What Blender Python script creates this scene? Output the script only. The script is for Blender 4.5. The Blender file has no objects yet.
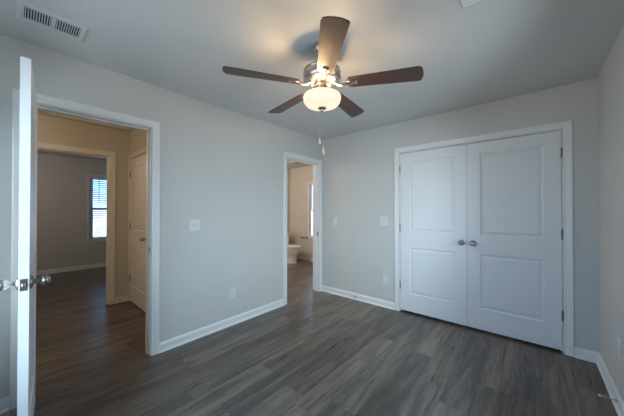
import bpy, bmesh, math, random
from mathutils import Vector, Matrix
random.seed(4)
PI = math.pi
S = bpy.context.scene
COL = S.collection

# ------------------------------------------------------------------ camera
cam_d = bpy.data.cameras.new('camera')
cam_d.sensor_fit = 'HORIZONTAL'; cam_d.sensor_width = 36.0
cam_d.lens = 36.0 * 256.0 / 624.0
cam_d.clip_start = 0.02; cam_d.clip_end = 200
cam = bpy.data.objects.new('camera', cam_d); COL.objects.link(cam)
cam.location = (2.597, -3.257, 1.303)
cam.rotation_euler = (PI/2 + 0.0079, 0, 0.7103)
S.camera = cam

# ------------------------------------------------------------------ exposure
S.view_settings.view_transform = 'Standard'
S.view_settings.look = 'None'
S.view_settings.exposure = 0.0
S.view_settings.gamma = 1.0
S.view_settings.use_curve_mapping = False
try:
    S.cycles.use_denoising = True
    S.cycles.max_bounces = 14
    S.cycles.diffuse_bounces = 10
    S.cycles.transparent_max_bounces = 16
    S.cycles.sample_clamp_indirect = 6.0
    S.cycles.caustics_reflective = False
    S.cycles.caustics_refractive = False
except Exception:
    pass

# ------------------------------------------------------------------ sky: pale blue, brightest on the side the sun stands (+x, -y)
SKY_DIM, SKY_BRIGHT = 4.4, 14.4
W = bpy.data.worlds.new('sky'); S.world = W; W.use_nodes = True
nt = W.node_tree; nt.nodes.clear()
tc = nt.nodes.new('ShaderNodeTexCoord')
sep = nt.nodes.new('ShaderNodeSeparateXYZ'); nt.links.new(tc.outputs['Generated'], sep.inputs[0])
rp = nt.nodes.new('ShaderNodeValToRGB')
rp.color_ramp.elements[0].position = 0.5; rp.color_ramp.elements[0].color = (0.30, 0.58, 1.0, 1)
rp.color_ramp.elements[1].position = 0.95; rp.color_ramp.elements[1].color = (0.75, 0.91, 1.0, 1)
mr = nt.nodes.new('ShaderNodeMapRange'); mr.inputs[1].default_value = -1; mr.inputs[2].default_value = 1
mr.inputs[3].default_value = 0; mr.inputs[4].default_value = 1
ny = nt.nodes.new('ShaderNodeVectorMath'); ny.operation = 'DOT_PRODUCT'; ny.inputs[1].default_value = (0.80, -0.60, 0.0)
nt.links.new(tc.outputs['Generated'], ny.inputs[0])
nt.links.new(ny.outputs['Value'], mr.inputs[0]); nt.links.new(mr.outputs[0], rp.inputs[0])
ms = nt.nodes.new('ShaderNodeMapRange'); ms.inputs[1].default_value = -0.2; ms.inputs[2].default_value = 0.8
ms.inputs[3].default_value = SKY_DIM; ms.inputs[4].default_value = SKY_BRIGHT
nt.links.new(ny.outputs['Value'], ms.inputs[0])
mg = nt.nodes.new('ShaderNodeMapRange'); mg.inputs[1].default_value = -0.25; mg.inputs[2].default_value = 0.0
mg.inputs[3].default_value = 0.5; mg.inputs[4].default_value = 1.0     # the ground sends back less than the sky
nt.links.new(sep.outputs[2], mg.inputs[0])
mm = nt.nodes.new('ShaderNodeMath'); mm.operation = 'MULTIPLY'
nt.links.new(ms.outputs[0], mm.inputs[0]); nt.links.new(mg.outputs[0], mm.inputs[1])
gf = nt.nodes.new('ShaderNodeMapRange'); gf.inputs[1].default_value = -0.05; gf.inputs[2].default_value = 0.05
nt.links.new(sep.outputs[2], gf.inputs[0])
gm = nt.nodes.new('ShaderNodeMix'); gm.data_type = 'RGBA'; gm.inputs[6].default_value = (0.74, 0.84, 0.93, 1)
nt.links.new(gf.outputs[0], gm.inputs[0]); nt.links.new(rp.outputs[0], gm.inputs[7])
bg = nt.nodes.new('ShaderNodeBackground'); wo = nt.nodes.new('ShaderNodeOutputWorld')
nt.links.new(gm.outputs[2], bg.inputs[0]); nt.links.new(mm.outputs[0], bg.inputs[1]); nt.links.new(bg.outputs[0], wo.inputs[0])

def portal(name, loc, rot, sx, sy):
    l = bpy.data.lights.new(name, 'AREA'); l.shape = 'RECTANGLE'; l.size = sx; l.size_y = sy
    l.cycles.is_portal = True
    o = bpy.data.objects.new(name, l); COL.objects.link(o); o.location = loc; o.rotation_euler = rot
    return o
# bedroom window (right wall, beside the camera), far bedroom window, bathroom window
BW = (0.50, 1.80, 0.50, 2.08)
SW = (-2.05, -1.05, 0.60, 2.05)
FW = (-2.160, -1.335, 0.615, 2.065)
TW = (-1.740, -1.145, 0.615, 1.98)
portal('daylight_bedroom', ((BW[0]+BW[1])/2, -3.98, (BW[2]+BW[3])/2), (PI/2, 0, 0), BW[1]-BW[0], BW[3]-BW[2])
portal('daylight_bedroom_side', (3.20, (SW[0]+SW[1])/2, (SW[2]+SW[3])/2), (0, PI/2, 0), SW[3]-SW[2], SW[1]-SW[0])
portal('daylight_far_room', (-5.08, (FW[0]+FW[1])/2, (FW[2]+FW[3])/2), (0, -PI/2, 0), FW[3]-FW[2], FW[1]-FW[0])
portal('daylight_bath', ((TW[0]+TW[1])/2, 1.86, (TW[2]+TW[3])/2), (-PI/2, 0, 0), TW[1]-TW[0], TW[3]-TW[2])

def lamp(name, loc, power, color, radius=0.05):
    l = bpy.data.lights.new(name, 'POINT'); l.energy = power; l.color = color; l.shadow_soft_size = radius
    o = bpy.data.objects.new(name, l); COL.objects.link(o); o.location = loc
    return o
WARM = (1.0, 0.66, 0.34)
HALL_W, BATH_W, FAN_W, FAR_W = 15.0, 44.0, 19.0, 13.5
lamp('hall_lamp', (-0.75, -4.0, 2.25), HALL_W, WARM, 0.09)
lamp('far_room_lamp', (-3.4, -3.6, 2.2), FAR_W, (1.0, 0.84, 0.72), 0.12)
lamp('bath_lamp', (-1.75, -0.55, 2.15), BATH_W, (1.0, 0.77, 0.57), 0.09)

# ================================================================== materials
def new_mat(name):
    m = bpy.data.materials.new(name); m.use_nodes = True
    return m, m.node_tree, m.node_tree.nodes['Principled BSDF']
def N(t, kind, **kw):
    n = t.nodes.new(kind)
    for k, v in kw.items(): setattr(n, k, v)
    return n
def paint(name, col, rough, bump=0.0, scale=220.0, vary=0.03):
    m, t, p = new_mat(name)
    c = N(t, 'ShaderNodeTexCoord')
    no = N(t, 'ShaderNodeTexNoise'); no.inputs['Scale'].default_value = 3.0; no.inputs['Detail'].default_value = 3
    t.links.new(c.outputs['Object'], no.inputs['Vector'])
    mx = N(t, 'ShaderNodeMix', data_type='RGBA')
    mx.inputs[6].default_value = tuple(v*(1-vary) for v in col) + (1,)
    mx.inputs[7].default_value = tuple(min(1, v*(1+vary)) for v in col) + (1,)
    t.links.new(no.outputs['Fac'], mx.inputs[0]); t.links.new(mx.outputs[2], p.inputs['Base Color'])
    p.inputs['Roughness'].default_value = rough
    if bump:
        n2 = N(t, 'ShaderNodeTexNoise'); n2.inputs['Scale'].default_value = scale; n2.inputs['Detail'].default_value = 2
        t.links.new(c.outputs['Object'], n2.inputs['Vector'])
        b = N(t, 'ShaderNodeBump'); b.inputs['Strength'].default_value = bump; b.inputs['Distance'].default_value = 0.002
        t.links.new(n2.outputs['Fac'], b.inputs['Height']); t.links.new(b.outputs[0], p.inputs['Normal'])
    return m
def metal(name, col, rough, scale=60):
    m, t, p = new_mat(name)
    c = N(t, 'ShaderNodeTexCoord'); no = N(t, 'ShaderNodeTexNoise'); no.inputs['Scale'].default_value = scale
    t.links.new(c.outputs['Object'], no.inputs['Vector'])
    mr = N(t, 'ShaderNodeMapRange'); mr.inputs[3].default_value = rough*0.85; mr.inputs[4].default_value = rough*1.15
    t.links.new(no.outputs['Fac'], mr.inputs[0]); t.links.new(mr.outputs[0], p.inputs['Roughness'])
    p.inputs['Base Color'].default_value = col + (1,); p.inputs['Metallic'].default_value = 1.0
    return m
M = {}
M['wall'] = paint('greige wall paint', (0.615, 0.61, 0.59), 0.65, 0.12)
M['bath_wall'] = M['wall']
M['ceiling'] = paint('flat ceiling paint', (0.64, 0.645, 0.635), 0.9, 0.25, 120)
M['trim'] = paint('white semi gloss trim', (0.80, 0.81, 0.81), 0.35, 0.0, vary=0.01)
M['door'] = paint('white door paint', (0.80, 0.81, 0.82), 0.4, 0.05, 300, vary=0.01)
M['plastic'] = paint('white plastic plate', (0.72, 0.73, 0.735), 0.35, vary=0.01)
M['slot'] = paint('dark slot', (0.03, 0.03, 0.03), 0.7)
M['register'] = paint('white enamel register', (0.66, 0.67, 0.68), 0.45, vary=0.01)
M['duct'] = paint('dark duct', (0.03, 0.035, 0.045), 0.8)
M['nickel'] = metal('satin nickel', (0.52, 0.48, 0.44), 0.28)
M['knob'] = metal('dark satin nickel knob', (0.40, 0.38, 0.355), 0.34)
M['hinge'] = metal('dull nickel hinge', (0.26, 0.25, 0.24), 0.42)
M['porcelain'] = paint('white porcelain', (0.80, 0.82, 0.82), 0.12, vary=0.005)
M['vinyl'] = paint('white window vinyl', (0.78, 0.79, 0.80), 0.4, vary=0.01)
M['rubber'] = paint('white rubber tip', (0.75, 0.75, 0.73), 0.6, vary=0.01)
M['wand'] = paint('grey blind wand', (0.10, 0.12, 0.14), 0.4)
def floor_mat():
    m, t, p = new_mat('grey brown vinyl planks')
    L = t.links.new
    c = N(t, 'ShaderNodeTexCoord'); s = N(t, 'ShaderNodeSeparateXYZ'); L(c.outputs['Object'], s.inputs[0])
    def math_(op, a, b=None, c_=None):
        n = N(t, 'ShaderNodeMath', operation=op)
        for i, v in enumerate((a, b, c_)):
            if v is None: continue
            if isinstance(v, (int, float)): n.inputs[i].default_value = v
            else: L(v, n.inputs[i])
        return n.outputs[0]
    PW, PL = 0.182, 1.22
    u = math_('DIVIDE', math_('ADD', s.outputs[0], 0.081), PW)
    row = math_('FLOOR', u); fu = math_('FRACT', u)
    wn = N(t, 'ShaderNodeTexWhiteNoise', noise_dimensions='1D'); L(row, wn.inputs['W'])
    v = math_('ADD', math_('DIVIDE', s.outputs[1], PL), wn.outputs['Value'])
    brd = math_('FLOOR', v); fv = math_('FRACT', v)
    cmb = N(t, 'ShaderNodeCombineXYZ'); L(row, cmb.inputs[0]); L(brd, cmb.inputs[1])
    w2 = N(t, 'ShaderNodeTexWhiteNoise', noise_dimensions='2D'); L(cmb.outputs[0], w2.inputs['Vector'])
    # grain stretched along the board, offset for every board
    gv = N(t, 'ShaderNodeCombineXYZ')
    L(math_('MULTIPLY', s.outputs[0], 46.0), gv.inputs[0])
    L(math_('MULTIPLY', s.outputs[1], 2.6), gv.inputs[1])
    L(math_('MULTIPLY', w2.outputs['Value'], 37.0), gv.inputs[2])
    g1 = N(t, 'ShaderNodeTexNoise'); g1.inputs['Scale'].default_value = 1.0; g1.inputs['Detail'].default_value = 6; g1.inputs['Roughness'].default_value = 0.62; g1.inputs['Distortion'].default_value = 0.9
    L(gv.outputs[0], g1.inputs['Vector'])
    gv2 = N(t, 'ShaderNodeCombineXYZ')
    L(math_('MULTIPLY', s.outputs[0], 9.0), gv2.inputs[0])
    L(math_('MULTIPLY', s.outputs[1], 1.3), gv2.inputs[1])
    L(math_('MULTIPLY', w2.outputs['Value'], 91.0), gv2.inputs[2])
    g2 = N(t, 'ShaderNodeTexNoise'); g2.inputs['Scale'].default_value = 1.0; g2.inputs['Detail'].default_value = 3; g2.inputs['Distortion'].default_value = 1.6
    L(gv2.outputs[0], g2.inputs['Vector'])
    gv3 = N(t, 'ShaderNodeCombineXYZ')
    L(math_('MULTIPLY', s.outputs[0], 21.0), gv3.inputs[0])
    L(math_('MULTIPLY', s.outputs[1], 0.7), gv3.inputs[1])
    L(math_('MULTIPLY', w2.outputs['Value'], 53.0), gv3.inputs[2])
    g3 = N(t, 'ShaderNodeTexNoise'); g3.inputs['Scale'].default_value = 1.0; g3.inputs['Detail'].default_value = 4; g3.inputs['Distortion'].default_value = 0.5
    L(gv3.outputs[0], g3.inputs['Vector'])
    streak = math_('MULTIPLY', math_('SUBTRACT', g3.outputs['Fac'], 0.5), 0.55)
    tone = math_('ADD', math_('ADD', streak, math_('MULTIPLY', math_('SUBTRACT', w2.outputs['Value'], 0.5), 0.24)),
           math_('ADD', math_('MULTIPLY', g1.outputs['Fac'], 0.80), math_('MULTIPLY', g2.outputs['Fac'], 0.60)))
    r = N(t, 'ShaderNodeValToRGB'); e = r.color_ramp.elements
    e[0].position = 0.32; e[0].color = (0.045, 0.034, 0.027, 1)
    e[1].position = 0.98; e[1].color = (0.235, 0.191, 0.154, 1)
    k = e.new(0.62); k.color = (0.095, 0.075, 0.061, 1)
    L(tone, r.inputs[0])
    def edge(f, w):
        return math_('LESS_THAN', math_('MINIMUM', f, math_('SUBTRACT', 1.0, f)), w)
    seam = math_('MAXIMUM', edge(fu, 0.0075), edge(fv, 0.0013))
    mx = N(t, 'ShaderNodeMix', data_type='RGBA'); L(math_('MULTIPLY', seam, 0.5), mx.inputs[0]); L(r.outputs[0], mx.inputs[6]); mx.inputs[7].default_value = (0.018, 0.015, 0.013, 1)
    L(mx.outputs[2], p.inputs['Base Color'])
    L(math_('MULTIPLY_ADD', g1.outputs['Fac'], 0.16, 0.22), p.inputs['Roughness'])
    b = N(t, 'ShaderNodeBump'); b.inputs['Strength'].default_value = 0.25; b.inputs['Distance'].default_value = 0.002
    L(math_('SUBTRACT', math_('MULTIPLY', g1.outputs['Fac'], 0.5), seam), b.inputs['Height']); L(b.outputs[0], p.inputs['Normal'])
    return m
M['floor'] = floor_mat()
def blade_mat():
    m, t, p = new_mat('dark walnut fan blade')
    L = t.links.new
    c = N(t, 'ShaderNodeTexCoord'); mp = N(t, 'ShaderNodeMapping'); mp.inputs['Scale'].default_value = (3, 70, 10)
    L(c.outputs['Object'], mp.inputs[0])
    no = N(t, 'ShaderNodeTexNoise'); no.inputs['Scale'].default_value = 1; no.inputs['Detail'].default_value = 5; L(mp.outputs[0], no.inputs['Vector'])
    r = N(t, 'ShaderNodeValToRGB'); r.color_ramp.elements[0].position = .3; r.color_ramp.elements[0].color = (0.026, 0.011, 0.008, 1)
    r.color_ramp.elements[1].position = .75; r.color_ramp.elements[1].color = (0.105, 0.042, 0.028, 1)
    L(no.outputs['Fac'], r.inputs[0]); L(r.outputs[0], p.inputs['Base Color'])
    p.inputs['Roughness'].default_value = 0.46; p.inputs['Specular IOR Level'].default_value = 0.9
    return m
M['blade'] = blade_mat()
def bowl_mat():
    m, t, p = new_mat('lit frosted glass bowl')
    t.nodes.remove(p); out = t.nodes['Material Output']
    c = N(t, 'ShaderNodeTexCoord'); no = N(t, 'ShaderNodeTexNoise'); no.inputs['Scale'].default_value = 9; no.inputs['Detail'].default_value = 2
    t.links.new(c.outputs['Object'], no.inputs['Vector'])
    r = N(t, 'ShaderNodeValToRGB'); r.color_ramp.elements[0].position = .35; r.color_ramp.elements[0].color = (1.0, 0.80, 0.58, 1)
    r.color_ramp.elements[1].position = .65; r.color_ramp.elements[1].color = (1.0, 0.88, 0.72, 1)
    t.links.new(no.outputs['Fac'], r.inputs[0])
    em = N(t, 'ShaderNodeEmission'); em.inputs[1].default_value = 1.05; t.links.new(r.outputs[0], em.inputs[0])
    tr = N(t, 'ShaderNodeBsdfTranslucent'); tr.inputs[0].default_value = (0.05, 0.045, 0.04, 1)
    gl = N(t, 'ShaderNodeBsdfGlossy'); gl.inputs['Roughness'].default_value = 0.25; gl.inputs[0].default_value = (.08, .08, .08, 1)
    a = N(t, 'ShaderNodeAddShader'); b = N(t, 'ShaderNodeAddShader')
    t.links.new(em.outputs[0], a.inputs[0]); t.links.new(tr.outputs[0], a.inputs[1])
    t.links.new(a.outputs[0], b.inputs[0]); t.links.new(gl.outputs[0], b.inputs[1]); t.links.new(b.outputs[0], out.inputs[0])
    return m
M['bowl'] = bowl_mat()
def pane_mat():
    m, t, p = new_mat('clear window pane')
    t.nodes.remove(p); out = t.nodes['Material Output']
    tr = N(t, 'ShaderNodeBsdfTransparent'); tr.inputs[0].default_value = (0.93, 0.96, 0.97, 1)
    gl = N(t, 'ShaderNodeBsdfGlossy'); gl.inputs['Roughness'].default_value = 0.02
    f = N(t, 'ShaderNodeFresnel'); f.inputs[0].default_value = 1.25
    mx = N(t, 'ShaderNodeMixShader'); t.links.new(f.outputs[0], mx.inputs[0]); t.links.new(tr.outputs[0], mx.inputs[1]); t.links.new(gl.outputs[0], mx.inputs[2])
    t.links.new(mx.outputs[0], out.inputs[0])
    return m
M['pane'] = pane_mat()
def slat_mat():
    m, t, p = new_mat('white blind slats')
    t.nodes.remove(p); out = t.nodes['Material Output']
    d = N(t, 'ShaderNodeBsdfDiffuse'); d.inputs[0].default_value = (0.75, 0.76, 0.77, 1)
    tr = N(t, 'ShaderNodeBsdfTranslucent'); tr.inputs[0].default_value = (0.75, 0.77, 0.78, 1)
    mx = N(t, 'ShaderNodeMixShader'); mx.inputs[0].default_value = 0.5
    t.links.new(d.outputs[0], mx.inputs[1]); t.links.new(tr.outputs[0], mx.inputs[2]); t.links.new(mx.outputs[0], out.inputs[0])
    return m
M['slat'] = slat_mat()

# ================================================================== helpers
def obj(name, bm, mat, parent=None, smooth=False, angle=35):
    me = bpy.data.meshes.new(name)
    bmesh.ops.recalc_face_normals(bm, faces=bm.faces[:])
    bm.to_mesh(me); bm.free()
    me.materials.append(M[mat])
    if smooth:
        for f in me.polygons: f.use_smooth = True
        me.set_sharp_from_angle(angle=math.radians(angle))
    o = bpy.data.objects.new(name, me); COL.objects.link(o)
    if parent: o.parent = parent
    return o
def tag(o, label, cat, group=None, kind=None):
    o['label'] = label; o['category'] = cat
    if group: o['group'] = group
    if kind: o['kind'] = kind
    return o
def struct(o, label, cat):
    return tag(o, label, cat, kind='structure')
def thing(name, label, cat, loc, rz=0, group=None, kind=None):
    o = bpy.data.objects.new(name, None); COL.objects.link(o); o.location = loc; o.rotation_euler = (0, 0, rz)
    o.empty_display_size = 0.05
    return tag(o, label, cat, group, kind)
def box(bm, x0, x1, y0, y1, z0, z1, bev=0.0, seg=2):
    r = bmesh.ops.create_cube(bm, size=1.0)
    vs = r['verts']
    for v in vs:
        v.co = Vector((x0 + (v.co.x+.5)*(x1-x0), y0 + (v.co.y+.5)*(y1-y0), z0 + (v.co.z+.5)*(z1-z0)))
    if bev:
        es = list({e for v in vs for e in v.link_edges})
        bmesh.ops.bevel(bm, geom=es, offset=bev, segments=seg, affect='EDGES', profile=0.5)
    return vs
def bx(*a, **k):
    bm = bmesh.new(); box(bm, *a, **k); return bm
def lathe(bm, prof, seg=32, mtx=None):
    """prof: (radius, height) pairs, spun about local z"""
    rings = []
    new = []
    for r, h in prof:
        if r < 1e-6:
            v = bm.verts.new((0, 0, h)); rings.append([v]); new.append(v)
        else:
            ring = [bm.verts.new((r*math.cos(2*PI*i/seg), r*math.sin(2*PI*i/seg), h)) for i in range(seg)]
            rings.append(ring); new += ring
    for a, b in zip(rings, rings[1:]):
        for i in range(seg):
            j = (i+1) % seg
            if len(a) == 1 and len(b) == 1: continue
            if len(a) == 1: bm.faces.new((a[0], b[i], b[j]))
            elif len(b) == 1: bm.faces.new((a[i], a[j], b[0]))
            else: bm.faces.new((a[i], a[j], b[j], b[i]))
    if mtx is not None:
        for v in new: v.co = mtx @ v.co
    return new
def tube(bm, pts, r, seg=10, cap=True):
    pts = [Vector(p) for p in pts]; rings = []
    rad = r if isinstance(r, (list, tuple)) else [r]*len(pts)
    prev = None
    for i, p in enumerate(pts):
        d = (pts[min(i+1, len(pts)-1)] - pts[max(i-1, 0)]).normalized()
        up = prev if prev is not None else (Vector((0, 0, 1)) if abs(d.z) < .9 else Vector((1, 0, 0)))
        a = d.cross(up).normalized(); b = a.cross(d).normalized(); prev = b
        rings.append([bm.verts.new(p + rad[i]*(math.cos(2*PI*k/seg)*a + math.sin(2*PI*k/seg)*b)) for k in range(seg)])
    for A, B in zip(rings, rings[1:]):
        for k in range(seg): bm.faces.new((A[k], A[(k+1) % seg], B[(k+1) % seg], B[k]))
    if cap: bm.faces.new(rings[0]); bm.faces.new(rings[-1])
def dup(root, loc, rz, label, group=None):
    def cp(o, parent):
        c = o.copy(); COL.objects.link(c)
        if parent: c.parent = parent
        for ch in o.children: cp(ch, c)
        return c
    r = cp(root, None); r.location = loc; r.rotation_euler = (0, 0, rz); r['label'] = label
    if group: r['group'] = group
    return r
# axis helpers: map lathe's z axis on to -y or +y
TO_NEG_Y = Matrix.Rotation(PI/2, 4, 'X')
TO_POS_Y = Matrix.Rotation(-PI/2, 4, 'X')

# ================================================================== the shell
H = 2.44; RW = 3.028; T = 0.12
def wall(name, axis, a0, a1, t0, t1, openings, label, mat='wall', z0=0.0, z1=H):
    """axis 'y': wall runs along y between a0..a1, thickness t0..t1 along x.  openings: (u0, u1, z0, z1)"""
    bm = bmesh.new()
    us = sorted({a0, a1} | {u for o in openings for u in o[:2]})
    zs = sorted({z0, z1} | {z for o in openings for z in o[2:]})
    solid = {}
    for i in range(len(us)-1):
        for j in range(len(zs)-1):
            cu, cz = (us[i]+us[i+1])/2, (zs[j]+zs[j+1])/2
            solid[i, j] = not any(o[0] < cu < o[1] and o[2] < cz < o[3] for o in openings)
    P = (lambda u, t, z: (t, u, z)) if axis == 'y' else (lambda u, t, z: (u, t, z))
    def q(*pts): bm.faces.new([bm.verts.new(P(*p)) for p in pts])
    for (i, j), s in solid.items():
        if not s: continue
        u0, u1, b0, b1 = us[i], us[i+1], zs[j], zs[j+1]
        q((u0, t0, b0), (u1, t0, b0), (u1, t0, b1), (u0, t0, b1)); q((u0, t1, b0), (u1, t1, b0), (u1, t1, b1), (u0, t1, b1))
        if not solid.get((i-1, j)): q((u0, t0, b0), (u0, t1, b0), (u0, t1, b1), (u0, t0, b1))
        if not solid.get((i+1, j)): q((u1, t0, b0), (u1, t1, b0), (u1, t1, b1), (u1, t0, b1))
        if not solid.get((i, j-1)): q((u0, t0, b0), (u0, t1, b0), (u1, t1, b0), (u1, t0, b0))
        if not solid.get((i, j+1)): q((u0, t0, b1), (u0, t1, b1), (u1, t1, b1), (u1, t0, b1))
    bmesh.ops.remove_doubles(bm, verts=bm.verts[:], dist=1e-5)
    return struct(obj(name, bm, mat), label, 'wall')
OPEN_H = 2.040
HALL = (-3.203, -2.456)     # bedroom doorway to the hall
BATH = (-0.775, -0.070)     # bathroom doorway
CLOS = (1.297, 2.807)       # closet opening
FARD = (-3.165, -2.405)     # far bedroom doorway
HDOR = (-1.768, -1.000)     # hall closet door
struct(obj('floor', bx(-5.03, RW+T, -4.72, 1.80, -0.1, 0.0), 'floor'), 'grey brown vinyl plank floor running through every room', 'floor')
HX0, HX1, HY0, HY1 = -1.645, -1.085, -2.950, -2.260      # opening of the attic hatch
cb = bmesh.new()
for q in ((-5.03, HX0, -4.72, 1.80), (HX1, RW+T, -4.72, 1.80), (HX0, HX1, -4.72, HY0), (HX0, HX1, HY1, 1.80)): box(cb, *q, H, H+0.1)
struct(obj('ceiling', cb, 'ceiling'), 'flat painted ceiling over the rooms', 'ceiling')
wall('wall_left', 'y', -4.72, 1.80, -T, 0.0, [HALL + (0, OPEN_H), BATH + (0, OPEN_H)], 'greige wall holding the hall doorway and the bathroom doorway')
wall('wall_back', 'x', 0.0, RW, 0.0, T, [CLOS + (0, OPEN_H)], 'greige wall holding the double closet doors')
wall('wall_right', 'y', -3.92, 0.90, RW, RW+T, [SW], 'greige wall meeting the closet wall at its far side')
wall('wall_rear', 'x', 0.0, RW, -3.92, -3.80, [BW], 'greige wall behind the open white door')
wall('wall_closet', 'x', 0.0, RW, 0.78, 0.90, [], 'wall inside the closet')
wall('wall_hall_far', 'y', -4.72, -1.10, -1.945, -1.825, [FARD + (0, OPEN_H)], 'hall wall with the cased opening to the far bedroom')
wall('wall_hall_side', 'x', -1.825, -T, -2.17, -2.05, [HDOR + (0, OPEN_H)], 'hall wall holding the narrow white hall door')
wall('wall_hall_end', 'x', -4.91, -T, -4.72, -4.60, [], 'wall closing the end of the hall')
wall('wall_far', 'y', -4.60, -1.10, -5.03, -4.91, [FW], 'far bedroom wall with the window and blind')
wall('wall_bath_near', 'x', -5.03, -T, -1.10, -0.98, [], 'wall between far bedroom and bathroom')
wall('wall_bath_side', 'y', -0.98, 1.80, -2.57, -2.45, [], 'bathroom wall behind the toilet tank', 'bath_wall')
wall('wall_bath_window', 'x', -2.45, -T, 1.683, 1.80, [TW], 'bathroom wall with the window beside the toilet', 'bath_wall')

# ------------------------------------------------------------------ trim
def mapper(axis, plane, sgn):
    """local (u along wall, n out of the wall, z) -> world"""
    if axis == 'y': return lambda u, n, z: (plane + sgn*n, u, z)
    return lambda u, n, z: (u, plane + sgn*n, z)
CAS = [(0.0, 0.0), (0.0, 0.011), (0.004, 0.013), (0.016, 0.0125), (0.022, 0.015), (0.046, 0.018), (0.054, 0.019), (0.062, 0.016), (0.062, 0.0)]
def sweep(bm, P, corners, prof=CAS):
    rings = [[bm.verts.new(P(u + ou*w, n, z + oz*w)) for (w, n) in prof] for (u, z, ou, oz) in corners]
    for A, B in zip(rings, rings[1:]):
        for k in range(len(prof)): bm.faces.new((A[k], A[(k+1) % len(prof)], B[(k+1) % len(prof)], B[k]))
    bm.faces.new(rings[0]); bm.faces.new(rings[-1])
trim_n = [0]
def casing(axis, plane, sgn, u0, u1, ztop, label, rev=0.005):
    trim_n[0] += 1
    bm = bmesh.new(); P = mapper(axis, plane, sgn)
    sweep(bm, P, [(u0-rev, 0.0, -1, 0), (u0-rev, ztop+rev, -1, 1), (u1+rev, ztop+rev, 1, 1), (u1+rev, 0.0, 1, 0)])
    return struct(obj('trim_%d' % trim_n[0], bm, 'trim'), label, 'door casing')
def jamb(axis, u0, u1, t0, t1, ztop, label, stop=None, th=0.018):
    trim_n[0] += 1
    bm = bmesh.new()
    def b(ua, ub, ta, tb, za, zb):
        if axis == 'y': box(bm, ta, tb, ua, ub, za, zb, 0.0015, 1)
        else: box(bm, ua, ub, ta, tb, za, zb, 0.0015, 1)
    e = 0.0015
    b(u0-e, u0+0.004, t0-e, t1+e, 0, ztop); b(u1-0.004, u1+e, t0-e, t1+e, 0, ztop); b(u0-e, u1+e, t0-e, t1+e, ztop-0.004, ztop+e)
    if stop:
        s0, s1 = stop
        b(u0+0.004, u0+0.015, s0, s1, 0, ztop-0.004); b(u1-0.015, u1-0.004, s0, s1, 0, ztop-0.004); b(u0+0.004, u1-0.004, s0, s1, ztop-0.015, ztop-0.004)
    return struct(obj('trim_%d' % trim_n[0], bm, 'trim'), label, 'door jamb')
casing('y', 0.0, 1, HALL[0], HALL[1], OPEN_H, 'white casing around the doorway to the hall, bedroom side')
j1 = jamb('y', HALL[0], HALL[1], -T, 0.0, OPEN_H, 'white jamb lining the doorway to the hall', (-0.075, -0.040))
casing('y', -T, -1, HALL[0], HALL[1], OPEN_H, 'casing of the bedroom doorway on its hall side')
# the casing beside the corner is ripped narrow
casing('y', 0.0, 1, BATH[0], BATH[1], OPEN_H, 'white casing around the bathroom doorway beside the corner')
j2 = jamb('y', BATH[0], BATH[1], -T, 0.0, OPEN_H, 'white jamb lining the bathroom doorway', (-0.075, -0.040))
casing('y', -T, -1, BATH[0], BATH[1], OPEN_H, 'casing of the bathroom doorway on its bathroom side')
casing('x', 0.0, -1, CLOS[0], CLOS[1], OPEN_H, 'white casing around the double closet doors')
jamb('x', CLOS[0], CLOS[1], 0.0, T, OPEN_H, 'white jamb lining the closet opening', (0.045, 0.08))
casing('y', -1.825, 1, FARD[0], FARD[1], OPEN_H, 'casing around the far bedroom opening in the hall')
jamb('y', FARD[0], FARD[1], -1.945, -1.825, OPEN_H, 'jamb lining the far bedroom opening', (-1.90, -1.865))
# the hall door: its casing fits between the hall corner and the door
def narrow_casing(axis, plane, sgn, u0, u1, ztop, label):
    return casing(axis, plane, sgn, u0, u1, ztop, label, -0.004)
narrow_casing('x', -2.17, -1, HDOR[0]+0.003, HDOR[1]-0.003, OPEN_H-0.0, 'casing around the narrow hall door')
jamb('x', HDOR[0], HDOR[1], -2.17, -2.05, OPEN_H, 'jamb lining the narrow hall door', (-2.125, -2.09))

BASE = [(0.0, 0.0), (0.026, 0.0), (0.026, 0.006), (0.022, 0.014), (0.013, 0.018), (0.013, 0.066), (0.009, 0.078), (0.005, 0.084), (0.004, 0.088), (0.0, 0.088)]
def baseboard(name, axis, plane, sgn, u0, u1, label, m0=0, m1=0):
    """m0/m1: mitre at either end (the board's end follows its own depth)"""
    bm = bmesh.new(); P = mapper(axis, plane, sgn)
    A = [bm.verts.new(P(u0 + m0*n, n, z)) for n, z in BASE]; B = [bm.verts.new(P(u1 - m1*n, n, z)) for n, z in BASE]
    for k in range(len(BASE)): bm.faces.new((A[k], A[(k+1) % len(BASE)], B[(k+1) % len(BASE)], B[k]))
    bm.faces.new(A); bm.faces.new(B)
    return struct(obj(name, bm, 'trim'), label, 'baseboard')
CW = 0.067
baseboard('baseboard_left', 'y', 0.0, 1, HALL[1]+CW, BATH[0]-CW, 'white baseboard between the hall doorway and the bathroom doorway')
baseboard('baseboard_left_end', 'y', 0.0, 1, -3.80, HALL[0]-CW, 'white baseboard beside the open white door', 1, 0)
baseboard('baseboard_back', 'x', 0.0, -1, 0.0, CLOS[0]-CW, 'white baseboard between the room corner and the closet casing')
baseboard('baseboard_back_end', 'x', 0.0, -1, CLOS[1]+CW, RW, 'short white baseboard beside the closet casing', 0, 1)
baseboard('baseboard_right', 'y', RW, -1, -3.80, 0.0, 'white baseboard along the wall with the spring doorstop', 1, 1)
baseboard('baseboard_rear', 'x', -3.80, 1, 0.0, RW, 'white baseboard behind the camera side', 1, 1)
baseboard('baseboard_hall', 'y', -1.825, 1, FARD[1]+CW, -2.17, 'short baseboard between the far bedroom opening and the hall door')
baseboard('baseboard_hall_side', 'x', -2.17, -1, HDOR[1]+CW-0.01, -T, 'baseboard beside the hall door', 0, 1)
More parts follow.
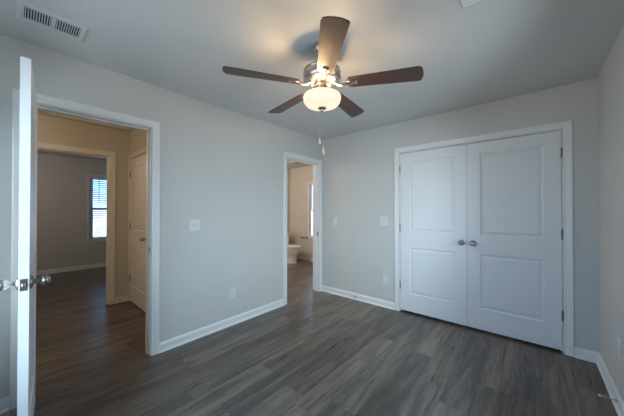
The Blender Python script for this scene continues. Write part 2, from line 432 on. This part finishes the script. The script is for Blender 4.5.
baseboard('baseboard_far', 'y', -4.91, 1, -4.60, -1.10, 'white baseboard under the far bedroom window', 1, 1)
baseboard('baseboard_bath_window', 'x', 1.683, -1, -2.45, -T, 'white baseboard under the bathroom window', 1, 1)
baseboard('baseboard_bath_side', 'y', -2.45, 1, -0.98, 1.683, 'baseboard behind the toilet', 1, 1)

# ------------------------------------------------------------------ windows
def window(name, axis, plane_in, plane_out, sgn, u0, u1, z0, z1, label, f=0.035, w=0.034, inset=None):
    """sgn: +1 when the room lies on the + side of the wall"""
    root = thing(name, label, 'window', mapper(axis, plane_in, sgn)((u0+u1)/2, 0, z0), 0, None, 'structure')
    off = Vector(root.location)
    def put(nm, bm, mat, parent, sm=False):
        for v in bm.verts: v.co -= off
        return obj(nm, bm, mat, parent, sm)
    D = abs(plane_out - plane_in) if inset is None else inset
    D0 = abs(plane_out - plane_in)
    P = mapper(axis, plane_in, sgn)
    def b(bm, ua, ub, na, nb, za, zb, bev=0.003):
        p, q = P(ua, na, za), P(ub, nb, zb)
        box(bm, min(p[0], q[0]), max(p[0], q[0]), min(p[1], q[1]), max(p[1], q[1]), za, zb, bev, 1)
    fr = bmesh.new()
    b(fr, u0, u0+f, -D, -D+0.075, z0, z1); b(fr, u1-f, u1, -D, -D+0.075, z0, z1)
    b(fr, u0+f, u1-f, -D, -D+0.075, z1-f, z1); b(fr, u0+f, u1-f, -D, -D+0.075, z0, z0+f)
    put('window_frame', fr, 'vinyl', root)
    zm = (z0+z1)/2
    for (za, zb, nn, nm) in ((zm-0.02, z1-f, -D+0.012, 'upper'), (z0+f, zm+0.02, -D+0.042, 'lower')):
        s = bmesh.new()
        b(s, u0+f, u0+f+w, nn, nn+0.026, za, zb); b(s, u1-f-w, u1-f, nn, nn+0.026, za, zb)
        b(s, u0+f+w, u1-f-w, nn, nn+0.026, zb-w, zb); b(s, u0+f+w, u1-f-w, nn, nn+0.026, za, za+w)
        sa = put('sash', s, 'vinyl', root)
        g = bmesh.new(); b(g, u0+f+w, u1-f-w, nn+0.011, nn+0.015, za+w, zb-w, 0)
        put('pane', g, 'pane', sa)
    cs = bmesh.new()
    sweep(cs, P, [(u0, z0, -1, -1), (u0, z1, -1, 1), (u1, z1, 1, 1), (u1, z0, 1, -1), (u0, z0, -1, -1)], [(a*0.65, b) for a, b in CAS])
    put('window_casing', cs, 'trim', root)
    si = bmesh.new(); b(si, u0-0.02, u1+0.02, 0.0, 0.032, z0-0.012, z0+0.006); b(si, u0, u1, -D+0.075, 0.0, z0, z0+0.006, 0)
    put('window_sill', si, 'trim', root)
    return root
window('window_1', 'x', -3.80, -3.92, 1, BW[0], BW[1], BW[2], BW[3], 'bedroom window lighting the room from the wall opposite the closet')
window('window_4', 'y', RW, RW+T, -1, SW[0], SW[1], SW[2], SW[3], 'bedroom window beside the camera, facing the hall doorway')
window('window_2', 'y', -4.91, -5.03, 1, FW[0], FW[1], FW[2], FW[3], 'far bedroom window behind the white blind')
window('window_3', 'x', 1.683, 1.80, -1, TW[0], TW[1], TW[2], TW[3], 'tall narrow bathroom window beside the toilet', 0.018, 0.022, 0.082)

# ------------------------------------------------------------------ doors
def door_mesh(w, h, t, side=1):
    """local: hinge edge x=0, leaf runs to side*w, front face y=0 (facing -y), back y=t"""
    bm = bmesh.new()
    st = 0.120
    xs = [0, st, w-st, w]; zs = [0, 0.220, 0.802, 1.008, 1.886, h]
    ring = [(0.0, 0.0), (0.006, 0.009), (0.015, 0.011), (0.022, 0.0085), (0.040, 0.0030)]
    def P(x, d, z, back): return (side*x, (t-d) if back else d, z)
    for back in (False, True):
        for i in range(3):
            for j in range(5):
                if i == 1 and j in (1, 3):
                    loops = []
                    for (o, d) in ring:
                        x0, x1, z0, z1 = xs[1]+o, xs[2]-o, zs[j]+o, zs[j+1]-o
                        loops.append([bm.verts.new(P(x, d, z, back)) for x, z in ((x0, z0), (x1, z0), (x1, z1), (x0, z1))])
                    for A, B in zip(loops, loops[1:]):
                        for k in range(4): bm.faces.new((A[k], A[(k+1) % 4], B[(k+1) % 4], B[k]))
                    bm.faces.new(loops[-1])
                else:
                    bm.faces.new([bm.verts.new(P(x, 0, z, back)) for x, z in ((xs[i], zs[j]), (xs[i+1], zs[j]), (xs[i+1], zs[j+1]), (xs[i], zs[j+1]))])
    def q(*p): bm.faces.new([bm.verts.new((side*a, b, c)) for a, b, c in p])
    for j in range(5):
        for x in (0, w): q((x, 0, zs[j]), (x, t, zs[j]), (x, t, zs[j+1]), (x, 0, zs[j+1]))
    for i in range(3):
        for z in (0, h): q((xs[i], 0, z), (xs[i+1], 0, z), (xs[i+1], t, z), (xs[i], t, z))
    bmesh.ops.remove_doubles(bm, verts=bm.verts[:], dist=1e-5)
    return bm
KNOB = [(0, 0.072), (0.008, 0.0715), (0.016, 0.069), (0.0225, 0.063), (0.0255, 0.055), (0.0245, 0.047), (0.020, 0.039), (0.014, 0.033), (0.0115, 0.029), (0.0115, 0.014)]
ROSE = [(0.0115, 0.014), (0.020, 0.0125), (0.029, 0.009), (0.032, 0.004), (0.032, 0.0)]
def knob(parent, x, z, y, front):
    m = Matrix.Translation((x, y, z)) @ (TO_NEG_Y if front else TO_POS_Y)
    bm = bmesh.new(); lathe(bm, KNOB, 28, m); k = obj('door_knob', bm, 'knob', parent, True, 60)
    bm = bmesh.new(); lathe(bm, ROSE, 28, m); obj('rosette', bm, 'knob', k, True, 40)
    k['label'] = 'satin nickel knob'
    return k
def hinge(parent, z, x, y, side, leaf=True):
    bm = bmesh.new()
    for k in range(5):
        lathe(bm, [(0, 0), (0.0062, 0), (0.0062, 0.0165), (0, 0.0165)], 12, Matrix.Translation((x, y, z - 0.0445 + k*0.0178)))
    lathe(bm, [(0, -0.004), (0.0045, -0.003), (0.005, 0), (0, 0)], 12, Matrix.Translation((x, y, z-0.0445)))
    lathe(bm, [(0, 0), (0.005, 0), (0.0045, 0.003), (0, 0.004)], 12, Matrix.Translation((x, y, z+0.0445)))
    if leaf: box(bm, min(x, x+side*0.004), max(x, x+side*0.004), y, y+0.03, z-0.044, z+0.044)
    return obj('hinge', bm, 'hinge', parent, True)
DT = 0.035
def leaf(name, label, w, loc, rz, side, knob_sides, h=2.016, kx=0.062, kz=0.925):
    r = obj(name, door_mesh(w, h, DT, side), 'door'); r.location = loc; r.rotation_euler = (0, 0, rz)
    tag(r, label, 'door', None, 'structure')
    for s in knob_sides: knob(r, side*(w-kx), kz, 0.0 if s else DT, s)
    for z in (0.315, 1.055, 1.80): hinge(r, z, -side*0.0015, -0.0064, side)
    return r
# open entry door, swung a little past square
d1 = leaf('door_1', 'open white two-panel door seen nearly edge-on beside the hall doorway', 0.752, (0.024, -3.191, 0.012), math.radians(-4.0), 1, (True, False), kz=0.937)
bm = bmesh.new(); box(bm, 0.7518, 0.7532, 0.005, 0.030, 0.909, 0.965, 0.0006, 1); lp = obj('latch_plate', bm, 'hinge', d1)
bm = bmesh.new(); box(bm, 0.7525, 0.762, 0.011, 0.024, 0.929, 0.945, 0.003, 2); obj('latch_bolt', bm, 'nickel', lp)
w2 = (CLOS[1]-CLOS[0]-0.008-0.009)/2
leaf('door_2', 'white two-panel closet leaf nearer the room corner and bathroom', w2, (CLOS[0]+0.007, -0.003, 0.027), 0, 1, (True,), h=2.003, kx=0.055, kz=0.914)
leaf('door_3', 'white two-panel closet leaf nearer the spring doorstop wall', w2, (CLOS[1]-0.007, -0.003, 0.027), 0, -1, (True,), h=2.003, kx=0.055, kz=0.914)
leaf('door_4', 'closed white two-panel door inside the hall', HDOR[1]-HDOR[0]-0.014, (HDOR[0]+0.007, -2.1725, 0.015), 0, 1, (True,), h=2.012)
# strike plates belong to their jambs
bm = bmesh.new(); box(bm, -0.034, -0.008, HALL[1]-0.0055, HALL[1]-0.0035, 0.910, 0.968, 0.0005, 1); sp = obj('strike_plate', bm, 'hinge', j1); sp['label'] = 'nickel strike plate'
bm = bmesh.new(); box(bm, -0.034, -0.008, BATH[1]-0.0055, BATH[1]-0.0035, 0.890, 0.950, 0.0005, 1); sp = obj('strike_plate', bm, 'hinge', j2); sp['label'] = 'nickel strike plate'

# ================================================================== ceiling fan
FX, FY, BZ = 1.490, -1.862, 2.172
fan = thing('ceiling_fan', 'five-blade dark wood ceiling fan with a lit glass bowl', 'ceiling fan', (FX, FY, H))
def fz(z): return z - H
def lat(name, prof, mat, parent, seg=48, angle=40, label=None):
    bm = bmesh.new(); lathe(bm, [(r, fz(z)) for r, z in prof], seg)
    o = obj(name, bm, mat, parent, True, angle)
    if label: o['label'] = label
    return o
lat('canopy', [(0, 2.44), (0.066, 2.44), (0.067, 2.425), (0.063, 2.405), (0.050, 2.388), (0.030, 2.378), (0.018, 2.374), (0.0, 2.374)], 'nickel', fan)
lat('downrod', [(0.0, 2.376), (0.0125, 2.376), (0.0125, 2.325), (0.020, 2.322), (0.030, 2.312), (0.034, 2.300), (0.0, 2.300)], 'nickel', fan, 24)
lat('motor_housing', [(0.0, 2.302), (0.045, 2.302), (0.075, 2.296), (0.112, 2.284), (0.127, 2.272), (0.130, 2.262), (0.127, 2.258), (0.130, 2.254), (0.130, 2.215), (0.126, 2.206), (0.112, 2.192), (0.090, 2.182), (0.078, 2.178), (0.0, 2.178)], 'nickel', fan, 56)
lat('switch_housing', [(0.0, 2.180), (0.062, 2.180), (0.062, 2.162), (0.052, 2.156), (0.048, 2.132), (0.055, 2.126), (0.072, 2.118), (0.072, 2.106), (0.0, 2.106)], 'nickel', fan, 40)
# lamp holders and glowing bulbs sit between the fitter and the bowl
bowl = lat('glass_bowl', [(0.116, 2.102), (0.125, 2.100), (0.131, 2.091), (0.131, 2.074), (0.125, 2.052), (0.110, 2.034), (0.082, 2.022), (0.045, 2.016), (0.0, 2.014),
      (0.0, 2.017), (0.045, 2.019), (0.080, 2.025), (0.107, 2.037), (0.1215, 2.054), (0.127, 2.074), (0.127, 2.089), (0.122, 2.096), (0.116, 2.098), (0.116, 2.102)], 'bowl', fan, 56, 60, 'lit frosted glass bowl')
lat('finial', [(0.0, 2.018), (0.030, 2.016), (0.031, 2.010), (0.022, 2.005), (0.012, 2.001), (0.011, 1.993), (0.006, 1.988), (0.0, 1.987)], 'nickel', fan, 28)
lat('fitter_stem', [(0.0, 2.106), (0.008, 2.106), (0.008, 2.016), (0.0, 2.016)], 'nickel', fan, 16)
def blade_bm():
    bm = bmesh.new()
    out = []
    r0, r1 = 0.175, 0.655
    def half(r):
        s = (r-r0)/(r1-r0); return 0.049 + 0.019*s
    n = 14
    top = []
    for i in range(n+1):
        r = r0 + 0.014 + (r1-0.012-r0-0.014)*i/n; top.append((r, half(r)))
    pts = [(r0, -half(r0)+0.02), (r0, half(r0)-0.02)] + top
    # slightly rounded tip that runs back on one side
    pts += [(r1-0.002, half(r1)-0.010), (r1+0.004, 0.03), (r1+0.002, 0.0), (r1-0.006, -0.035), (r1-0.020, -half(r1)+0.008)]
    pts += [(r, -h) for r, h in reversed(top) if r < r1-0.03]
    lo = [bm.verts.new((x, y, -0.003)) for x, y in pts]; hi = [bm.verts.new((x, y, 0.003)) for x, y in pts]
    bm.faces.new(lo); bm.faces.new(hi)
    for k in range(len(pts)): bm.faces.new((lo[k], lo[(k+1) % len(pts)], hi[(k+1) % len(pts)], hi[k]))
    return bm
def arm_bm():
    bm = bmesh.new()
    # a cast arm: from the motor's underside, dipping, then a flat three-screw plate under the blade
    tube(bm, [(0.085, 0, 0.012), (0.105, 0, 0.000), (0.125, 0, -0.010), (0.150, 0, -0.012), (0.175, 0, -0.010), (0.20, 0, -0.0065)], [0.013, 0.012, 0.0095, 0.009, 0.009, 0.006], 10)
    box(bm, 0.178, 0.245, -0.020, 0.020, -0.0075, -0.003, 0.002, 1)
    for x, y in ((0.190, -0.013), (0.190, 0.013), (0.236, 0.0)):
        lathe(bm, [(0, -0.0105), (0.004, -0.0100), (0.0055, -0.0075), (0, -0.0075)], 10, Matrix.Translation((x, y, 0)))
    return bm
A0 = 25.8
b0 = obj('blade', blade_bm(), 'blade', fan); a0 = obj('blade_arm', arm_bm(), 'nickel', b0, True, 45)
a0['label'] = 'nickel blade arm'
bl = [b0]
for k in range(1, 5):
    b = b0.copy(); COL.objects.link(b); a = a0.copy(); COL.objects.link(a); a.parent = b; bl.append(b)
SAG = (0.3, 0.0, 0.0, 1.7, 1.5)     # the blades hang unevenly
for k, b in enumerate(bl):
    b.location = (0, 0, fz(BZ)); b.rotation_mode = 'QUATERNION'
    b.rotation_quaternion = (Matrix.Rotation(math.radians(A0 + 72*k), 3, 'Z') @ Matrix.Rotation(math.radians(SAG[k]), 3, 'Y') @ Matrix.Rotation(math.radians(-11), 3, 'X')).to_quaternion()
def chain(dx, dy, z_top, z_bot):
    bm = bmesh.new()
    tube(bm, [(dx, dy, fz(z_top)), (dx, dy, fz(z_bot))], 0.0018, 6)
    c = obj('pull_chain', bm, 'chain', fan)
    bm = bmesh.new(); lathe(bm, [(0, z_bot+0.004), (0.0035, z_bot+0.002), (0.0055, z_bot-0.012), (0.0095, z_bot-0.034), (0.010, z_bot-0.044), (0.006, z_bot-0.051), (0, z_bot-0.052)], 14)
    for v in bm.verts: v.co += Vector((dx, dy, -H))
    f = obj('chain_fob', bm, 'fob', c, True); f['label'] = 'pale warm-toned fob'
M['fob'] = paint('pale varnished wood fob', (0.80, 0.60, 0.42), 0.3)
M['chain'] = metal('bright bead chain', (0.85, 0.82, 0.78), 0.35)
ca, sa = math.cos(0.7103), math.sin(0.7103)
chain(-0.016*ca, -0.016*sa, 2.008, 1.812)
chain(0.008*ca, 0.008*sa, 2.008, 1.742)
for k in range(3):
    an = math.radians(40 + 120*k)
    lamp('fan_bulb', (FX + 0.105*math.cos(an), FY + 0.105*math.sin(an), 2.095), FAN_W/3, WARM, 0.028)

# ================================================================== ceiling registers
def register(label, x0, x1, y0, y1, slats=True):
    cx, cy = (x0+x1)/2, (y0+y1)/2
    r = thing('air_register', label, 'air vent', (cx, cy, H))
    hx, hy = (x1-x0)/2, (y1-y0)/2
    ix, iy = hx-0.040, hy-0.030
    fr = bmesh.new()
    prof = [(0, 0), (0.0, 0.003), (0.006, 0.008), (0.012, 0.009), (0.020, 0.007), (0.030, 0.006), (0.030, 0.0)]
    loops = []
    cs = [(-1, -1), (1, -1), (1, 1), (-1, 1)]
    for sx, sy in cs: loops.append([fr.verts.new((sx*(hx - o*(hx-ix)/0.030), sy*(hy - o*(hy-iy)/0.030), -d)) for o, d in prof])
    for i in range(4):
        A, B = loops[i], loops[(i+1) % 4]
        for k in range(len(prof)-1): fr.faces.new((A[k], A[k+1], B[k+1], B[k]))
    box(fr, -ix, ix, -0.009, 0.009, -0.0065, -0.001)
    obj('frame', fr, 'register', r)
    bk = bmesh.new(); box(bk, -ix, ix, -iy, iy, -0.0012, 0.0)
    obj('duct_opening', bk, 'duct', r)
    n = 10
    lv = bmesh.new()
    for s in (-1, 1):
        for k in range(n):
            yc = s*(0.009 + (iy-0.009)*(k+0.5)/n)
            hw = (iy-0.009)/n*0.5*0.42
            vs = box(lv, -ix, ix, yc-hw, yc+hw, -0.0068, -0.0052)
    obj('louvers', lv, 'register', r)
    lev = bmesh.new()
    vs = [(-0.012, -iy-0.024, -0.006), (0.012, -iy-0.020, -0.006), (-0.004, -iy-0.002, -0.006), (-0.012, -iy-0.024, -0.013), (0.012, -iy-0.020, -0.013), (-0.004, -iy-0.002, -0.013)]
    V = [lev.verts.new(v) for v in vs]
    for f in ((0, 1, 2), (3, 4, 5), (0, 1, 4, 3), (1, 2, 5, 4), (2, 0, 3, 5)): lev.faces.new([V[i] for i in f])
    for v in lev.verts: v.co.x += ix*0.35
    obj('damper_lever', lev, 'plastic', r)
    return r
register('grey louvred ceiling vent above the open white door', 0.300, 0.505, -3.258, -2.960)
# plain white panel at the ceiling's picture edge
pl = thing('ceiling_access_panel', 'plain white square panel on the ceiling beside the fan', 'ceiling panel', (2.474, -1.795, H))
fr = bmesh.new(); 
for a in ((-0.163, 0.163, -0.163, -0.135), (-0.163, 0.163, 0.135, 0.163), (-0.163, -0.135, -0.135, 0.135), (0.135, 0.163, -0.135, 0.135)): box(fr, *a, -0.014, 0, 0.002, 1)
obj('frame', fr, 'trim', pl); obj('panel', bx(-0.135, 0.135, -0.135, 0.135, -0.010, 0, bev=0.001, seg=1), 'trim', pl)

# attic hatch in the hall ceiling
hcx, hcy = (HX0+HX1)/2, (HY0+HY1)/2
ht = thing('attic_hatch', 'trimmed attic hatch in the hall ceiling', 'attic hatch', (hcx, hcy, H))
fr = bmesh.new(); ia, ib, w = (HX1-HX0)/2, (HY1-HY0)/2, 0.055
for q in ((-ia-w, ia+w, -ib-w, -ib), (-ia-w, ia+w, ib, ib+w), (-ia-w, -ia, -ib, ib), (ia, ia+w, -ib, ib)): box(fr, *q, -0.017, 0, 0.003, 1)
obj('hatch_frame', fr, 'trim', ht); obj('hatch_board', bx(-ia+0.004, ia-0.004, -ib+0.004, ib-0.004, 0.055, 0.1), 'ceiling', ht)
rb = bmesh.new()
for q in ((-ia, -ia+0.012, -ib, ib), (ia-0.012, ia, -ib, ib), (-ia+0.012, ia-0.012, -ib, -ib+0.012), (-ia+0.012, ia-0.012, ib-0.012, ib)): box(rb, *q, -0.002, 0.055)
obj('hatch_lining', rb, 'trim', ht)

# ================================================================== switch and outlet plates
def plate(bm, w, h): box(bm, -w/2, w/2, -0.0055, 0.0, -h/2, h/2, 0.0025, 2)
def make_switch(gangs, label, loc, rz):
    w = 0.070 if gangs == 1 else 0.116
    r = thing('light_switch', label, 'light switch', loc, rz)
    bm = bmesh.new(); plate(bm, w, 0.115); obj('cover_plate', bm, 'plastic', r)
    for g in range(gangs):
        x = 0 if gangs == 1 else (-0.023 + 0.046*g)
        bm = bmesh.new(); box(bm, x-0.0052, x+0.0052, -0.007, -0.005, -0.012, 0.012, 0.0005, 1)
        box(bm, x-0.0042, x+0.0042, -0.0165, -0.005, -0.001, 0.011, 0.001, 1)
        tg = obj('toggle', bm, 'plastic', r)
        for sz in (-0.030, 0.030):
            bm = bmesh.new(); lathe(bm, [(0, 0.0068), (0.002, 0.0065), (0.0032, 0.0052), (0, 0.0052)], 10, Matrix.Translation((x, 0, sz)) @ TO_NEG_Y)
            obj('screw', bm, 'plastic', r)
    return r
def make_outlet(label, loc, rz):
    r = thing('wall_outlet', label, 'wall outlet', loc, rz)
    bm = bmesh.new(); plate(bm, 0.070, 0.115); obj('cover_plate', bm, 'plastic', r)
    for sz in (-0.0195, 0.0195):
        bm = bmesh.new(); box(bm, -0.017, 0.017, -0.0075, -0.005, sz-0.0145, sz+0.0145, 0.004, 2)
        o = obj('receptacle', bm, 'plastic', r)
        bm = bmesh.new()
        for x, hh in ((-0.0065, 0.0045), (0.0065, 0.0038)): box(bm, x-0.0009, x+0.0009, -0.0078, -0.0074, sz+0.003-hh, sz+0.003+hh)
        box(bm, -0.002, 0.002, -0.0078, -0.0074, sz-0.010, sz-0.006)
        obj('slots', bm, 'slot', o)
    return r
make_switch(2, 'double toggle switch on the wall beside the hall doorway', (0.0, -2.065, 1.150), PI/2)
make_switch(1, 'single toggle switch beside the room corner and bathroom casing', (0.275, 0.0, 1.125), 0)
make_switch(2, 'double toggle switch beside the closet casing', (1.083, 0.0, 1.153), 0)
o1 = make_outlet('white outlet low on the wall between both doorways', (0.0, -1.627, 0.362), PI/2)
dup(o1, (1.100, 0.0, 0.368), 0, 'white outlet low on the wall beside the closet casing')
dup(o1, (RW, -0.668, 0.405), -PI/2, 'white outlet above the spring doorstop')

# ================================================================== spring doorstops
def make_stop(label, loc, rz, L=0.085):
    r = thing('door_stop', label, 'door stop', loc, rz)
    bm = bmesh.new(); lathe(bm, [(0, 0), (0.011, 0), (0.011, 0.003), (0.007, 0.010), (0, 0.010)], 16, TO_NEG_Y); obj('base', bm, 'nickel', r, True)
    bm = bmesh.new(); turns, n = 14, 14*10
    pts = [(0.0042*math.cos(2*PI*turns*i/n), -0.008 - (L-0.02)*i/n, 0.0042*math.sin(2*PI*turns*i/n)) for i in range(n+1)]
    tube(bm, pts, 0.0013, 5); obj('spring', bm, 'nickel', r, True)
    bm = bmesh.new(); lathe(bm, [(0, L+0.002), (0.005, L+0.001), (0.0075, L-0.004), (0.0075, L-0.014), (0, L-0.014)], 16, TO_NEG_Y)
    t = obj('tip', bm, 'rubber', r, True); t['label'] = 'white rubber tip'
    return r
s1 = make_stop('spring doorstop sticking out of the baseboard under the outlet', (RW-0.013, -0.665, 0.048), -PI/2)
dup(s1, (0.645, -0.013, 0.045), 0, 'spring doorstop on the baseboard between the corner and closet')
dup(s1, (-1.812, -2.285, 0.045), PI/2, 'spring doorstop on the short hall baseboard')

# ================================================================== far bedroom blind
bd = thing('window_blind', 'white horizontal blind in the far bedroom window', 'window blind', (-4.945, (FW[0]+FW[1])/2, FW[3]))
bh = (FW[1]-FW[0])/2 - 0.006
bm = bmesh.new(); box(bm, -0.022, 0.022, -bh, bh, -0.045, -0.001, 0.003, 1); obj('headrail', bm, 'vinyl', bd)
bm = bmesh.new(); z = -0.062; zend = -(FW[3]-FW[2]) + 0.045
ns = int((z-zend)/0.043)
for k in range(ns+1):
    zc = z + (zend-z)*k/ns; tl = math.radians(28)
    pr = [(-0.024, -0.0), (-0.012, 0.0022), (0.0, 0.003), (0.012, 0.0022), (0.024, 0.0)]
    rows = []
    for (a, b) in pr + [(a_, b_-0.0016) for a_, b_ in reversed(pr)]:
        x, zz = a*math.cos(tl) - b*math.sin(tl), a*math.sin(tl) + b*math.cos(tl)
        rows.append((bm.verts.new((x, -bh+0.004, zc+zz)), bm.verts.new((x, bh-0.004, zc+zz))))
    for i in range(len(rows)):
        A, B = rows[i], rows[(i+1) % len(rows)]; bm.faces.new((A[0], A[1], B[1], B[0]))
    bm.faces.new([r_[0] for r_ in rows]); bm.faces.new([r_[1] for r_ in rows])
obj('slats', bm, 'slat', bd)
bm = bmesh.new(); box(bm, -0.024, 0.024, -bh+0.003, bh-0.003, zend-0.030, zend-0.012, 0.003, 1); obj('bottom_rail', bm, 'vinyl', bd)
bm = bmesh.new()
for y in (-bh*0.6, bh*0.6):
    for x in (-0.025, 0.025): tube(bm, [(x, y, -0.04), (x, y, zend-0.014)], 0.0012, 5)
obj('ladder_cords', bm, 'vinyl', bd)
bm = bmesh.new(); tube(bm, [(0.030, -bh+0.16, -0.03), (0.030, -bh+0.16, -0.55)], 0.0055, 8); lathe(bm, [(0, 0), (0.009, 0), (0.007, 0.04), (0, 0.04)], 10, Matrix.Translation((0.030, -bh+0.16, -0.59)))
box(bm, 0.018, 0.034, -bh+0.153, -bh+0.167, -0.035, -0.025)
w_ = obj('tilt_wand', bm, 'wand', bd); w_['label'] = 'dark tilt wand'

# ================================================================== bathroom
tl = thing('toilet', 'white toilet with closed lid against the bathroom wall', 'toilet', (-2.395, 1.245, 0.0))
def loft(secs, seg=36):
    """secs: (z, x_back, x_front, half_width, squareness)"""
    bm = bmesh.new(); rings = []
    for z, xb, xf, hw, sq in secs:
        cx, hx = (xb+xf)/2, (xf-xb)/2; ring = []
        for i in range(seg):
            a = 2*PI*i/seg; c, s = math.cos(a), math.sin(a)
            e = 2/sq if c < 0 else 1.0
            ring.append(bm.verts.new((cx + hx*math.copysign(abs(c)**e, c), hw*math.copysign(abs(s)**(e if c < 0 else 0.95), s), z)))
        rings.append(ring)
    for A, B in zip(rings, rings[1:]):
        for k in range(seg): bm.faces.new((A[k], A[(k+1) % seg], B[(k+1) % seg], B[k]))
    bm.faces.new(rings[0]); bm.faces.new(rings[-1])
    return bm
obj('bowl', loft([(0.0, 0.05, 0.615, 0.128, 3), (0.02, 0.05, 0.612, 0.126, 3), (0.06, 0.06, 0.604, 0.120, 3), (0.17, 0.06, 0.604, 0.122, 3), (0.225, 0.05, 0.625, 0.140, 3), (0.28, 0.04, 0.672, 0.164, 3),
      (0.33, 0.03, 0.680, 0.172, 3.5), (0.37, 0.02, 0.697, 0.180, 4), (0.39, 0.02, 0.697, 0.180, 4)]), 'porcelain', tl, True, 50)
obj('seat', loft([(0.391, 0.19, 0.705, 0.183, 3), (0.394, 0.187, 0.710, 0.186, 3), (0.406, 0.187, 0.710, 0.186, 3), (0.410, 0.19, 0.706, 0.183, 3)]), 'porcelain', tl, True, 50)
obj('lid', loft([(0.4115, 0.19, 0.704, 0.182, 3), (0.414, 0.187, 0.708, 0.185, 3), (0.424, 0.187, 0.706, 0.184, 3), (0.432, 0.20, 0.690, 0.172, 3)]), 'porcelain', tl, True, 50)
bm = bmesh.new(); vs = box(bm, 0.0, 0.19, -0.22, 0.22, 0.392, 0.70)
for v in bm.verts:
    if v.co.z < 0.5: v.co.y *= 0.86; v.co.x = v.co.x*0.86 if v.co.x > 0.1 else v.co.x
bmesh.ops.bevel(bm, geom=bm.edges[:], offset=0.018, segments=3, affect='EDGES'); obj('tank', bm, 'porcelain', tl, True, 50)
bm = bmesh.new(); box(bm, -0.004, 0.202, -0.230, 0.230, 0.700, 0.735, 0.012, 3); obj('tank_lid', bm, 'porcelain', tl, True, 50)
bm = bmesh.new(); lathe(bm, [(0, 0), (0.012, 0), (0.012, 0.012), (0, 0.012)], 14, Matrix.Translation((0.188, -0.16, 0.655)) @ Matrix.Rotation(PI/2, 4, 'Y'))
box(bm, 0.196, 0.206, -0.165, -0.085, 0.648, 0.660, 0.003, 1); obj('flush_lever', bm, 'nickel', tl, True)

ph = thing('toilet_paper_holder', 'small empty nickel paper holder on the bathroom window wall', 'toilet paper holder', (-1.905, 1.683, 0.585))
for x in (-0.075, 0.075):
    bm = bmesh.new(); lathe(bm, [(0, 0), (0.026, 0), (0.026, 0.006), (0.012, 0.012), (0.010, 0.058), (0.014, 0.062), (0.012, 0.075), (0, 0.077)], 18, Matrix.Translation((x, 0, 0)) @ TO_NEG_Y); obj('post', bm, 'hinge', ph, True)
bm = bmesh.new(); tube(bm, [(-0.074, -0.066, 0), (0.074, -0.066, 0)], 0.009, 12); obj('roller', bm, 'hinge', ph, True)

tb = thing('towel_bar', 'nickel towel bar on the wall above the toilet', 'towel bar', (-2.45, 1.27, 1.315))
for y in (-0.24, 0.24):
    bm = bmesh.new(); lathe(bm, [(0, 0), (0.026, 0), (0.026, 0.006), (0.012, 0.012), (0.010, 0.055), (0.014, 0.060), (0.012, 0.074), (0, 0.076)], 18, Matrix.Translation((0, y, 0)) @ Matrix.Rotation(PI/2, 4, 'Y')); obj('post', bm, 'nickel', tb, True)
bm = bmesh.new(); tube(bm, [(0.062, -0.24, 0), (0.062, 0.24, 0)], 0.008, 12); obj('bar', bm, 'nickel', tb, True)

ex = thing('exhaust_fan', 'white square exhaust grille on the bathroom ceiling', 'exhaust fan', (-1.62, 1.12, H))
bm = bmesh.new(); box(bm, -0.14, 0.14, -0.14, 0.14, -0.018, 0, 0.006, 2); obj('cover', bm, 'plastic', ex)
bm = bmesh.new()
for k in range(9): box(bm, -0.10, 0.10, -0.09+k*0.0225-0.004, -0.09+k*0.0225+0.004, -0.0185, -0.0178)
obj('grille_slots', bm, 'slot', ex)
